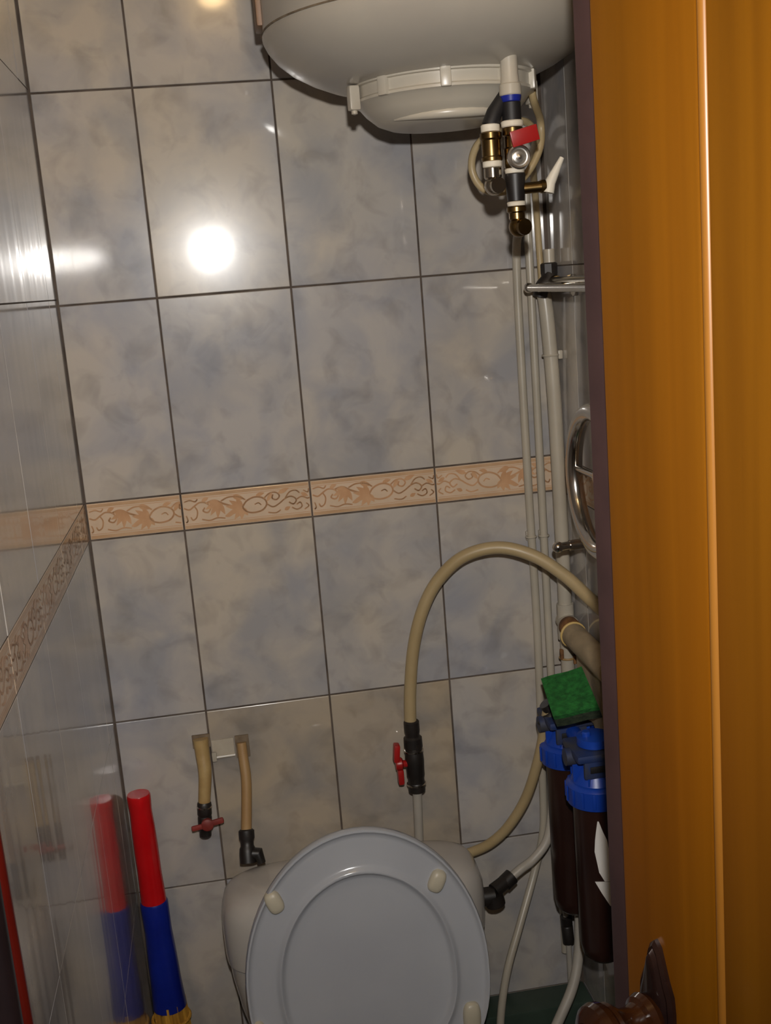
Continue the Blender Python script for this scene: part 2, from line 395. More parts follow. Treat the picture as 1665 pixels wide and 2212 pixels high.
# handle plate and knob
kz = .943; kx = .046
def plate_outline(sc, y):
    pts = [(0, .094), (.006, .088), (.0105, .074), (.015, .060), (.021, .046), (.0225, .03), (.0225, -.03), (.021, -.046), (.015, -.06), (.0105, -.074), (.006, -.088), (0, -.094)]
    full = pts + [(-a, b) for a, b in pts[-2:0:-1]]
    return [V((kx + a * sc, y, kz + b * (1 - (1 - sc) * .35))) for a, b in full]
pmb = MB().rings([plate_outline(1, 0.0), plate_outline(1, -.005), plate_outline(.86, -.008), plate_outline(.76, -.0075), plate_outline(.66, -.0115), plate_outline(.5, -.013)])
plate = part('handle_plate', pmb, 'handle_dark', door, 'dark glossy pointed handle plate', local=True, ang=30)
kb = [(.012, .010), (.020, .012), (.023, .018), (.021, .024), (.017, .027), (.0155, .033), (.016, .040), (.019, .046), (.0235, .050), (.0265, .054), (.0265, .058), (.029, .061), (.0305, .067), (.029, .073), (.024, .078), (.017, .081), (.0165, .0795), (.006, .084), (.0, .085)]
part('door_knob', MB().lathe(kb, (kx, 0, kz + .02), (0, -1, 0), 36), 'knob_brown', door, 'turned glossy brown round knob with rings', local=True, ang=25)

# ------------------------------------------------------------------ water heater
hx, hy, hr = .537, -.262, .213
heater = thing('water_heater', 'off-white round water heater hung high above the toilet', 'water heater', (hx, hy, 1.825))
part('body', MB().lathe([(hr - .003, 1.953), (hr - .0015, 1.956), (hr - .0015, 2.38), (hr - .02, 2.42), (hr - .09, 2.44), (0, 2.445)], (hx, hy, 0), (0, 0, 1), 72), 'enamel', heater)
part('bottom_cover', MB().lathe([(0, 1.884), (.118, 1.884), (.135, 1.887), (.160, 1.8975), (.182, 1.910), (.198, 1.9235), (.208, 1.9365), (.2125, 1.946), (hr, 1.950), (hr, 1.9525), (.2, 1.9525)], (hx, hy, 0), (0, 0, 1), 72), 'enamel', heater)
part('seam_band', MB().tube([(hx + (hr + .0004) * math.cos(2 * math.pi * k / 96), hy + (hr + .0004) * math.sin(2 * math.pi * k / 96), 1.9535) for k in range(96)], .0012, 6, close=True), 'cement', heater)
part('side_strip', MB().box((hx - hr + .001, hy + .03, 2.15), (.012, .05, .37), .003), 'brown_edge', heater, 'brown strip on the left flank')
part('wall_bracket', MB().box((hx, -.024, 2.25), (.2, .044, .05), .003), 'nickel', heater)
cx, cy, cr = .549, -.262, .114
capr = part('service_cap', MB().lathe([(cr + .004, 1.886), (cr + .004, 1.882), (cr, 1.881), (cr, 1.868), (cr + .002, 1.866), (cr + .002, 1.863), (cr - .004, 1.860), (cr - .012, 1.850), (cr - .026, 1.838), (cr - .042, 1.8315), (cr - .060, 1.830), (0, 1.830)], (cx, cy, 0), (0, 0, 1), 64), 'cap_plastic', heater, 'domed plastic service cap under the heater')
# moulded crescent grip on the camera side of the cap
gr = []
for i in range(13):
    a = math.radians(-150 + 120 * i / 12); rr = cr - .030; gr.append((cx + rr * math.cos(a), cy + rr * math.sin(a), 1.8375))
part('grip', MB().tube(gr, [.002 + .0055 * math.sin(math.pi * i / 12) for i in range(13)], 12), 'cap_plastic', capr)
for a in (-176, -140, -100, -62, -28, 20, 70, 120, 160):
    t = math.radians(a)
    part('clip_tab', MB().box((cx + (cr + .003) * math.cos(t), cy + (cr + .003) * math.sin(t), 1.874), (.008, .013, .024), .002, (0, 0, t)), 'cap_plastic', capr)
for a in (-168, 8):
    t = math.radians(a)
    part('screw_lug', MB().box((cx + (cr + .009) * math.cos(t), cy + (cr + .009) * math.sin(t), 1.868), (.014, .014, .03), .003, (0, 0, t)).lathe([(.004, 0), (.004, .004), (.001, .005)], (cx + (cr + .009) * math.cos(t), cy + (cr + .009) * math.sin(t), 1.853), (0, 0, -1), 12), 'cap_plastic', capr)

# ---- valve stacks under the heater
def stack(root, top, segs, ang=30):
    """segs: (name, material, profile [(r,z)...]) in absolute z, around the vertical line through top"""
    for nm, mt, prof in segs: part(nm, MB().lathe(prof, (top.x, top.y, 0), (0, 0, 1), 24), mt, root, ang=ang)
VY = -.378
c1 = at(1100, 200, VY); c2 = at(1120, 490, VY); px = (c1.x + c2.x) / 2
def zz(v, u=1105, y=VY): return at(u, v, y).z
vs = thing('inlet_valve', 'stack of brass safety valve fittings with red lever and blue ring under the heater', 'valve', (px, VY, zz(510)))
q = V((px, VY, 0))
def seg(a, b, r, r2=None, bev=.0012):
    za, zb = zz(a), zz(b); r2 = r2 or r
    return [(r - bev, za), (r, za - bev), (r2, zb + bev), (r2 - bev, zb)]
stack(vs, q, [
    ('inlet_nipple', 'cap_plastic', [(.0105, 1.892), (.0105, zz(160)), (.0115, zz(180)), (.013, zz(183)), (.0135, zz(205)), (.0125, zz(207))]),
    ('collar_ring', 'blue_ring', seg(205, 221, .0128, .0115)),
    ('sleeve', 'rubber', seg(220, 263, .0115, .0115)),
    ('thread_tape', 'tape', seg(261, 275, .0138, .0132)),
    ('valve_body', 'brass', [(.0110, zz(275)), (.0125, zz(277)), (.0125, zz(292)), (.0105, zz(295)), (.0105, zz(318)), (.012, zz(322)), (.012, zz(360)), (.011, zz(364))]),
    ('thread_tape', 'tape', seg(364, 376, .0122, .0116)),
    ('relief_body', 'black_plastic', seg(375, 437, .0126, .0106)),
    ('thread_tape', 'tape', seg(436, 447, .0116, .0108)),
    ('union_nut', 'brass', [(.0112, zz(446)), (.0122, zz(449)), (.0122, zz(458)), (.0098, zz(461)), (.0098, zz(474)), (.008, zz(477))]),
])
e0 = V((px, VY, zz(491)))
part('elbow', MB().ball(e0 + V((.002, 0, 0)), .0128, 20).tube([e0 + V((.002, 0, 0)), e0 + V((.006, -.013, -.001))], .0098, 18), 'brass', vs)
ch = V((px + .002, VY - .012, zz(342)))
part('pressure_cap', MB().lathe([(.010, -.008), (.0125, -.006), (.0142, 0), (.0142, .005), (.0125, .0065), (.0105, .005), (.009, .0048), (.0065, .002), (.004, .0025), (.003, .007), (0, .0085)], ch, (0, -1, -.08), 32), 'chrome_satin', vs, 'round chrome cap facing the camera', ang=25)
part('lever', MB().box(V((px + .009, VY - .020, zz(299))), (.034, .004, .0185), .0012, (0.1, math.radians(-13), 0)), 'red_plastic', vs, 'red flat lever')
sa, sb = V((px + .008, VY, zz(409))), V((px + .036, VY - .004, zz(408)))
part('relief_stem', MB().tube([sa, sb], .0068, 16).tube([sb - V((.006, 0, 0)), sb], .008, 16), 'brass', vs)
part('relief_lever', MB().tube([sb + V((.003, -.002, -.008)), sb + V((.006, -.002, .004)), sb + V((.022, -.003, .032))], [.0072, .0068, .003], 14), 'white_lever', vs, 'off-white slanted relief lever')

d1 = at(1060, 300, VY + .003); ox = d1.x; OY = VY + .003
def zo(v): return at(1060, v, OY).z
ov = thing('outlet_valve', 'shorter brass outlet fitting with black sleeve left of the red-levered valve', 'valve', (ox, OY, zo(420)))
def sego(a, b, r, r2=None, bev=.001):
    za, zb = zo(a), zo(b); r2 = r2 or r
    return [(r - bev, za), (r, za - bev), (r2, zb + bev), (r2 - bev, zb)]
stack(ov, V((ox, OY, 0)), [
    ('thread_tape', 'tape', sego(269, 286, .0115)),
    ('valve_body', 'brass', [(.011, zo(285)), (.0132, zo(288)), (.0132, zo(300)), (.0118, zo(304)), (.0118, zo(338)), (.0128, zo(341)), (.0128, zo(348)), (.010, zo(350))]),
    ('thread_tape', 'tape', sego(348, 362, .0118)),
    ('union_nut', 'nickel', [(.0095, zo(361)), (.0108, zo(364)), (.0108, zo(384)), (.009, zo(388))]),
])
part('sleeve', MB().tube([(px, OY + .012, 1.888), (px, OY + .010, zo(180)), (px - .004, OY + .006, zo(205)), (ox + .006, OY, zo(245)), (ox, OY, zo(272))], [.008, .008, .0085, .0098, .0105], 18), 'rubber', ov)
e1 = V((ox + .001, OY, zo(401)))
part('elbow', MB().ball(e1, .0122, 20).tube([e1, e1 + V((.002, -.014, -.001))], .0095, 18).tube([e1, e1 + (e1 - CAMLOC).normalized() * .04], .008, 14), 'nickel', ov)

# ---- power cable, looped once behind the valves
cy_ = -.225
cb = [at(1146, 168, -.275), at(1152, 215, -.27), at(1167, 262, cy_), at(1166, 318, cy_), at(1140, 372, cy_), at(1095, 412, cy_ + .01), at(1044, 408, cy_ + .01), at(1019, 364, cy_ + .01), at(1032, 312, cy_ + .015), at(1082, 276, cy_ + .02), at(1132, 262, cy_ + .01), at(1157, 295, cy_ - .012), at(1150, 345, -.16), at(1156, 420, -.06), at(1163, 520, -.034), at(1172, 640, -.03)]
solo('power_cable', MB().tube(cb, .0052, 10, smooth=8), 'hose_beige', 'beige power cable looping behind the valves under the heater', 'cable')

# ------------------------------------------------------------------ pipes in the right corner
def xback(u, v, y): return at(u, v, y).x
xa = xback(1138, 1000, -.012)
pa = thing('water_pipe', 'slim white pipe running down the back wall, left of the corner pair', 'pipe', (xa, -.012, .0))
za0 = at(1128, 505, -.012).z
part('pipe_run', MB().tube([at(1123, 491, -.372), at(1124, 494, -.20), at(1125, 499, -.05), (xa, -.0135, za0 - .05), (xa, -.0125, 1.3), (xa + .002, -.0125, 1.05), at(1172, 1690, -.013), at(1173, 1790, -.016), at(1158, 1870, -.022), at(1122, 2000, -.06), at(1096, 2095, -.085), at(1082, 2190, -.10), at(1080, 2290, -.11), at(1082, 2480, -.12)], .0068, 12, smooth=8), 'pipe_white', pa)
def clip(x, y, z, r, wd, parent, mt='pipe_white', wall='back'):
    mb = MB().tube([V((x + (r + .001) * math.cos(t), y + (r + .001) * math.sin(t), z)) for t in [math.pi * 2 * k / 16 for k in range(16)]], .0018, 6, close=True)
    if wall == 'back': mb.box((x, (y + r) / 2 + r * .2, z), (r * 1.8, abs(y) - r * .2, .016), .002)
    else: mb.box(((x + r + W) / 2, y, z), (W - x - r, .012, .014), .002)
    return part('clip', mb, mt, parent)
clip(xa, -.012, at(1140, 1160, -.012).z, .0068, .02, pa)
xc = xback(1166, 1000, -.012)
pc = thing('water_pipe', 'second slim white pipe, close behind the thick corner pipe', 'pipe', (xc, -.012, 0))
part('pipe_run', MB().tube([(xc, -.0125, at(1150, 400, -.012).z), (xc, -.0125, .45)], .0068, 12), 'pipe_white', pc)
clip(xc, -.012, at(1163, 1158, -.012).z, .0068, .02, pc)
# thick pipe with its branch along the right wall
xt, yt = .7425, -.047
pt = thing('corner_pipe', 'thick white pipe in the right corner with a branch near the sponge', 'pipe', (xt, yt, 0))
zt0 = at(1165, 612, yt).z; zb = at(1232, 1340, yt).z
part('pipe_run', MB().tube([(xt - .010, yt + .004, zt0), (xt - .006, yt, zt0 - .06), (xt - .001, yt, 1.42), (xt, yt, 1.2), (xt, yt, .90)], .0112, 18, smooth=6), 'pipe_white', pt)
part('branch_tee', MB().tube([(xt, yt + .010, zb), (xt, yt - .026, zb)], .0145, 20).tube([(xt, yt, zb + .03), (xt, yt, zb - .03)], .0138, 20), 'pipe_white', pt)
part('branch_collar', MB().lathe([(.014, .024), (.0165, .027), (.0165, .045), (.0145, .048), (.0145, .062)], (xt - .004, yt, zb), (0, -1, 0), 24), 'rust', pt)
for v_, m_ in ((768, 'pipe_white'),):
    clip(xt - .004, yt, at(1180, v_, yt).z, .0112, .02, pt, m_, 'right')
zc2 = at(1222, 1420, yt).z
cl = clip(xt, yt, zc2, .0118, .02, pt, 'pipe_old', 'right')
part('rust_spot', MB().box((xt - .011, yt - .005, zc2 + .008), (.006, .008, .018), .002).box((xt + .011, yt - .012, zc2 - .002), (.01, .006, .014), .002), 'rust', pt)
# tan sleeve over the branch and cloth hanging from it
sl = thing('pipe_sleeve', 'tan fabric sleeve with a yellow rim around the pipe branch by the door edge', 'sleeve', (xt - .006, -.13, zb - .02))
part('sleeve_wrap', MB().lathe([(.0166, .0), (.0195, .002), (.0195, .17), (.0175, .172)], (xt - .008, yt - .066, zb - .003), (0, -1, -.02), 24), 'cloth_tan', sl)
part('rim', MB().tube([V((xt - .008 + .0195 * math.cos(t), yt - .064, zb - .003 + .0195 * math.sin(t))) for t in [2 * math.pi * k / 24 for k in range(24)]], .0022, 8, close=True), 'rim_yellow', sl)
R = []
for i in range(9):
    t = i / 8; z = zb - .004 - .125 * t; row = []
    for k in range(20):
        b_ = k % 10; y = yt - .072 - .11 * (b_ / 9 if k < 10 else 1 - b_ / 9)
        wv = .0035 * math.sin(b_ * 1.3 + 2 * t) * t if k < 10 else .0035 * math.sin((9 - b_) * 1.3 + 2 * t) * t
        row.append(V((xt - .008 + .002 * t + wv * .6 + (0 if k < 10 else .006), y, z + .004 * math.sin(y * 60))))
    R.append(row)
part('hanging_cloth', MB().rings(R), 'cloth_tan', sl, 'tan cloth hanging from the sleeve')

# black valve elbow and dark pipe at eye height
we = thing('wall_pipe', 'dark metal pipe with black elbow fitting at the corner above the chrome bar', 'pipe', (.74, -.06, at(1182, 590, -.05).z))
f0 = at(1186, 590, -.05)
part('white_stub', MB().tube([f0 + V((.001, 0, .012)), f0 + V((.001, 0, .036))], .0088, 16), 'pipe_white', we)
part('nut', MB().lathe([(.0105, .018), (.0135, .016), (.0135, .002), (.011, 0)], f0 + V((.0, 0, -.002)), (0, 0, 1), 8), 'black_plastic', we)
part('elbow', MB().tube([f0, f0 + V((-.003, -.004, -.010)), f0 + V((-.014, -.006, -.020)), f0 + V((-.018, -.004, -.034))], [.0125, .013, .0125, .011], 18, smooth=4), 'black_plastic', we)
part('brass_ring', MB().lathe([(.0095, 0), (.0105, .002), (.0105, .008), (.0095, .010)], f0 + V((.004, -.014, -.014)), (0, -1, 0), 20), 'brass', we)
part('pipe_run', MB().tube([f0 + V((.001, -.008, -.014)), f0 + V((.003, -.5, -.014))], .0085, 14), 'nickel', we)

# ------------------------------------------------------------------ chrome fittings on the right wall
r1 = atx(1142, 622, .700)
tb = thing('towel_bar', 'chrome towel bar with ball end at eye height on the right wall', 'towel bar', r1)
part('bar', MB().tube([r1, r1 + V((0, -.55, 0))], .0054, 16), 'chrome', tb)
part('ball_end', MB().ball(r1, .0078, 18), 'chrome', tb)
for dy in (-.05, -.5):
    part('bracket', MB().tube([r1 + V((0, dy, 0)), V((W - .001, r1.y + dy, r1.z))], .006, 14).lathe([(.016, 0), (.016, .004), (.012, .006)], (W - .001, r1.y + dy, r1.z), (-1, 0, 0), 20), 'chrome', tb)
rc = V((.722, -.290, 1.347)); RR = .097
ring = thing('towel_ring', 'large round chrome ring on the right wall, half hidden by the door', 'towel ring', rc - V((0, 0, RR)))
part('ring', MB().tube([rc + V((0, RR * math.cos(t), RR * math.sin(t))) for t in [2 * math.pi * k / 56 for k in range(56)]], .0125, 18, close=True), 'chrome', ring)
part('spoke', MB().tube([rc + V((.0, RR, .006)), rc + V((.006, 0, .006))], .0048, 14), 'chrome', ring)
part('boss', MB().lathe([(.02, 0), (.022, .006), (.014, .02), (.010, .036)], (W - .001, rc.y, rc.z + .006), (-1, 0, 0), 24), 'chrome', ring)
r2 = at(1205, 1182, -.165)
pg = thing('wall_peg', 'small chrome peg with ball tip jutting from the right wall below the ring', 'peg', r2)
part('shaft', MB().tube([r2, V((W - .001, r2.y + .002, r2.z + .002))], .0066, 16).tube([r2 + V((.018, 0, .0005)), V((W - .012, r2.y + .001, r2.z + .001))], .0082, 16), 'chrome', pg)
part('ball_tip', MB().ball(r2, .0086, 18), 'chrome', pg)
part('flange', MB().lathe([(.016, 0), (.016, .004), (.010, .007)], (W - .001, r2.y + .002, r2.z + .002), (-1, 0, 0), 20), 'chrome', pg)

# ------------------------------------------------------------------ arched beige hose and its ball valve
vy = -.042
hs = [at(886, 1556, vy), at(886, 1490, vy), at(893, 1400, vy), at(912, 1320, vy - .003), at(945, 1255, vy - .008), at(1000, 1203, vy - .02), at(1075, 1183, vy - .035), at(1150, 1200, vy - .055), at(1215, 1240, vy - .085), at(1268, 1288, vy - .12), at(1330, 1350, vy - .17), at(1390, 1440, -.27)]
solo('arched_hose', MB().tube(hs, .0102, 16, smooth=8), 'hose_beige', 'thick beige hose arching from the red-handled valve toward the door', 'hose')
b0, b1 = at(888, 1556, vy), at(901, 1710, vy)
bv = thing('ball_valve', 'black inline valve with red butterfly handle hanging on the back wall', 'valve', b1)
def along(t): return b0 + (b1 - b0) * t
Lb = (b1 - b0).length; axb = (b1 - b0) / Lb
part('valve_body', MB().lathe([(.0105, 0), (.0128, .002), (.0128, .018 * 1), (.0118, .022), (.0118, .027), (.0152, .030), (.0156, .046), (.0145, .048), (.0145, .054), (.0152, .056), (.0158, .070), (.0150, .086), (.0150, .096), (.0138, .099), (.0138, Lb - .018), (.0148, Lb - .016), (.0140, Lb - .002), (.010, Lb)], b0, axb, 24), 'black_plastic', bv, ang=25)
for t in (.40, .87):
    part('steel_ring', MB().lathe([(.0150, 0), (.0162, .0006), (.0162, .0028), (.0150, .0034)], along(t), axb, 24), 'chrome', bv)
hc = at(862, 1650, vy - .004)
part('handle_stem', MB().tube([along(.6), hc], .006, 12), 'red_plastic', bv)
hb = MB().box(hc + V((-.003, 0, .020)), (.010, .018, .030), .003, (0, math.radians(6), 0)).box(hc + V((0.001, 0, -.022)), (.010, .016, .026), .003).lathe([(.0095, -.006), (.0105, -.004), (.0105, .004), (.008, .006)], hc, (1, 0, 0), 18)
part('handle', hb, 'red_plastic', bv, 'red butterfly handle')
dp = thing('feed_pipe', 'short grey pipe dropping from the red-handled valve behind the cistern', 'pipe', (b1.x + .004, -.02, .5))
part('pipe_run', MB().tube([b1, at(903, 1760, -.034), at(905, 1815, -.02), at(908, 1900, -.0125), (at(908, 1900, -.012).x, -.0125, .5)], .0078, 12, smooth=5), 'hose_grey', dp)

# ------------------------------------------------------------------ two capped wall pipes left of the cistern
n1 = at(434, 1606, -.016); n1b = at(441, 1738, -.03)
lp = thing('stub_pipe', 'yellowed stub pipe ending in a closed valve with dull red handle', 'pipe', n1b)
part('pipe_run', MB().tube([n1 + V((0, .004, .006)), n1 + V((.0005, 0, -.02)), n1 + V((.001, -.008, -.05)), n1b], [.0126, .0124, .0116, .0098], 18, smooth=6), 'pipe_old', lp)
v0, v1 = at(441, 1735, -.03), at(444, 1806, -.03)
axv = (v1 - v0).normalized(); lv = (v1 - v0).length
part('valve_body', MB().lathe([(.0095, -.003), (.0115, 0), (.0118, .018), (.0105, .021), (.0115, .024), (.0115, .040), (.0098, .043), (.0098, lv - .002), (.008, lv)], v0, axv, 20), 'black_plastic', lp)
part('steel_ring', MB().lathe([(.0110, 0), (.0124, .0006), (.0124, .0026), (.011, .0032)], v0 + axv * .004, axv, 20), 'chrome', lp)
hv = at(448, 1782, -.045)
part('handle', MB().box(hv + V((.014, 0, .003)), (.026, .005, .010), .003, (0, math.radians(-10), 0)).box(hv + V((-.014, 0, -.002)), (.024, .005, .009), .003, (0, math.radians(-6), 0)).lathe([(.010, 0), (.010, .006), (.007, .008)], hv + V((0, .004, 0)), (0, -1, 0), 18), 'red_dull', lp, 'dull red butterfly handle')
part('handle_stem', MB().tube([hv, hv + V((0, .014, 0))], .005, 10), 'black_plastic', lp)

m1 = at(522, 1612, -.014); m1b = at(532, 1797, -.045)
fp = thing('cistern_feed', 'thin stained pipe feeding the top left of the cistern through black fittings', 'pipe', m1b)
part('pipe_run', MB().tube([m1 + V((0, .006, .004)), m1 + V((.0005, 0, -.02)), m1 + V((.001, -.012, -.06)), m1b], [.0080, .0081, .0084, .0088], 16, smooth=6), 'pipe_stained', fp)
f1_, f2_ = at(532, 1794, -.045), at(536, 1858, -.062)
axf = (f2_ - f1_).normalized(); lf = (f2_ - f1_).length
part('union', MB().lathe([(.0105, -.002), (.0128, 0), (.0128, .012), (.0108, .016), (.0108, .024), (.0128, .028), (.0135, .034), (.0135, lf + .004)], f1_, axf, 18), 'black_plastic', fp)
part('side_port', MB().tube([f1_ + axf * .036, f1_ + axf * .036 + V((.017, -.004, -.001)), f1_ + axf * .036 + V((.021, -.008, -.016))], [.0105, .0105, .0065], 14), 'black_plastic', fp)
pch = thing('cement_patch', 'rough cement patch in the tiles around the two left pipe outlets', 'patch', (at(520, 1610, 0).x, -.001, at(520, 1610, 0).z))
pa_, pb_ = at(506, 1589, 0), at(541, 1632, 0)
part('cement', MB().box(((pa_.x + pb_.x) / 2, -.0015, (pa_.z + pb_.z) / 2), (pb_.x - pa_.x, .004, pa_.z - pb_.z), .001), 'cement', pch)
pa_, pb_ = at(414, 1591, 0), at(456, 1614, 0)
part('cement', MB().box(((pa_.x + pb_.x) / 2, -.0015, (pa_.z + pb_.z) / 2 + .002), (pb_.x - pa_.x, .004, pa_.z - pb_.z), .001), 'cement', pch)
pa_, pb_ = at(456, 1599, 0), at(508, 1632, 0)
part('filler', MB().box(((pa_.x + pb_.x) / 2, -.001, (pa_.z + pb_.z) / 2), (pb_.x - pa_.x, .003, pa_.z - pb_.z), .0008), 'cement_light', pch)
nz = at(463, 1635, -.008)
part('nail_bar', MB().tube([at(460, 1637, -.006), at(508, 1630, -.004)], .0028, 8).box(nz, (.008, .006, .016), .002), 'pipe_white', pch)

# ------------------------------------------------------------------ toilet
tx = .353
to = thing('toilet', 'white toilet with raised lid standing against the tiled back wall', 'toilet', (tx, -.3, 0))
def sring(cx_, cy_2, hw, hd, z, n=4.0, nf=2.8, seg=56, dzf=0):
    out = []
    for k in range(seg):
        a = 2 * math.pi * k / seg; c_, s_ = math.cos(a), math.sin(a); e = nf if s_ < 0 else n
        x = math.copysign(abs(c_) ** (2 / e), c_) * hw; y = math.copysign(abs(s_) ** (2 / e), s_) * hd
        out.append(V((cx_ + x, cy_2 + y, z)))
    return out
ccy = -.108; tcx = tx - .004
prof_t = [(.150, .068, .375), (.158, .072, .385), (.178, .077, .45), (.195, .082, .52), (.2045, .0845, .58), (.2065, .085, .604)]
part('cistern', MB().rings([sring(tcx, ccy, a, b, z) for a, b, z in prof_t]), 'porcelain', to)
prof_l = [(.205, .084, .6065), (.2095, .0865, .609), (.211, .087, .625), (.2115, .087, .66), (.210, .0862, .684), (.205, .083, .701), (.196, .077, .712), (.180, .068, .720), (.148, .052, .728), (.09, .03, .7335), (.02, .01, .735)]
part('cistern_lid', MB().rings([sring(tcx, ccy, a, b, z, 4.4, 3.0) for a, b, z in prof_l]), 'porcelain', to)
# bowl, mostly below the frame
bp = [(.125, .21, -.36, 0.0), (.118, .20, -.36, .04), (.105, .18, -.37, .14), (.12, .19, -.39, .24), (.155, .215, -.42, .32), (.178, .235, -.435, .37), (.183, .24, -.44, .395), (.178, .235, -.44, .402), (.14, .19, -.44, .402), (.11, .15, -.44, .33), (.05, .07, -.42, .26)]
part('bowl', MB().rings([sring(tx, cy2, a, b, z, 2.2, 2.0, 48) for a, b, cy2, z in bp]), 'porcelain', to)
part('bowl_shelf', MB().rings([sring(tx, -.15, a, b, z, 4, 3, 48) for a, b, z in [(.10, .11, .0), (.10, .11, .25), (.14, .125, .33), (.165, .13, .36), (.168, .132, .374)]]), 'porcelain', to)
sr = []
for a, b, z in [(.185, .238, .4035), (.19, .243, .410), (.185, .238, .421), (.135, .175, .421), (.125, .165, .411), (.130, .172, .4035)]: sr.append(sring(tx, -.445, a, b, z, 2.15, 2.05, 48))
part('seat', MB().rings(sr, cap=False, close=True), 'lid_plastic', to)
# raised seat lid, underside to the camera
lb = V((tx + .0015, -.252, .425)); ltop = V((tx - .004, -.2065, .846))
up = (ltop - lb).normalized(); nrm = V((1, 0, 0)).cross(up).normalized()   # toward the camera
if nrm.y > 0: nrm = -nrm
rt = up.cross(nrm).normalized()
if rt.x < 0: rt = -rt
LH = (ltop - lb).length; t0 = .19
def lidpt(rho, a, d):
    c_, s_ = math.cos(a), math.sin(a)
    hh = (LH - t0) if s_ > 0 else t0
    e = 2.0 if s_ > 0 else 2.5
    x = math.copysign(abs(c_) ** (2 / e), c_) * .1855; t = math.copysign(abs(s_) ** (2 / e), s_) * hh
    return lb + up * t0 + rt * x * rho + up * t * rho + nrm * d
prof = [(.985, -.006), (1.0, .000), (1.0, .008), (.992, .0118), (.978, .012), (.966, .009), (.955, .0065), (.93, .0055), (.86, .0062), (.80, .0068), (.765, .0076), (.742, .0092), (.728, .0128), (.715, .0140), (.703, .0126), (.692, .0062), (.66, .0035), (.60, .0028), (.4, .0024), (.2, .0022), (.03, .0022)]
prof = [(.03, -.009), (.9, -.009)] + prof
lid = part('seat_lid', MB().rings([[lidpt(r, 2 * math.pi * k / 72, d) for k in range(72)] for r, d in prof]), 'lid_plastic', to, 'raised oval seat lid, underside facing out', ang=50)
def lidplane(u, v, d=.006):
    o = lb + nrm * d; dr = ray(u, v); return CAMLOC + dr * ((o - CAMLOC).dot(nrm) / dr.dot(nrm))
Rl = Matrix((rt, -nrm, up)).transposed()
for (u, v, an, sx, sz) in ((592, 1948, -22, .025, .036), (943, 1902, 28, .025, .036), (1019, 2196, 3, .028, .05), (560, 2240, -3, .026, .05)):
    p_ = lidplane(u, v)
    Rb = Rl @ Matrix.Rotation(math.radians(an), 3, 'Y'); bmb = MB()
    bmb.rings([[p_ + Rb @ V((q_.x * f_, -d_, q_.z * f_)) for q_ in [V((math.copysign(abs(math.cos(a_)) ** .72, math.cos(a_)) * sx / 2, 0, math.copysign(abs(math.sin(a_)) ** .72, math.sin(a_)) * sz / 2)) for a_ in [2 * math.pi * k / 28 for k in range(28)]]] for f_, d_ in ((1, -.002), (1, .003), (.93, .0065), (.78, .009), (.5, .0105), (.1, .011))])
    part('bumper', bmb, 'bumper', lid, 'cream rubber bumper')
for s_ in (-1, 1):
    part('hinge', MB().tube([V((tx + s_ * .06, -.235, .405)), V((tx + s_ * .06, -.235, .428)), V((tx + s_ * .06, -.248, .436))], .011, 14), 'lid_plastic', to)
# black inlet elbow on the right flank of the cistern
el = at(1062, 1935, -.10)
inl = thing('inlet_elbow', 'black plastic elbow joining the thin hose to the right side of the cistern', 'fitting', el - V((0, 0, .015)))
part('nut', MB().tube([V((tx + .200, el.y, el.z)), el + V((.004, 0, 0))], .0155, 10).tube([el + V((.002, 0, .004)), el + V((.006, 0, -.016))], .0165, 14), 'black_plastic', inl)
h3a = at(1102, 1896, -.085)
part('sleeve', MB().tube([el + V((.004, 0, .008)), h3a], [.0125, .0115], 14).tube([h3a - (h3a - el).normalized() * .014, h3a + (h3a - el).normalized() * .004], .0135, 14), 'black_plastic', inl)

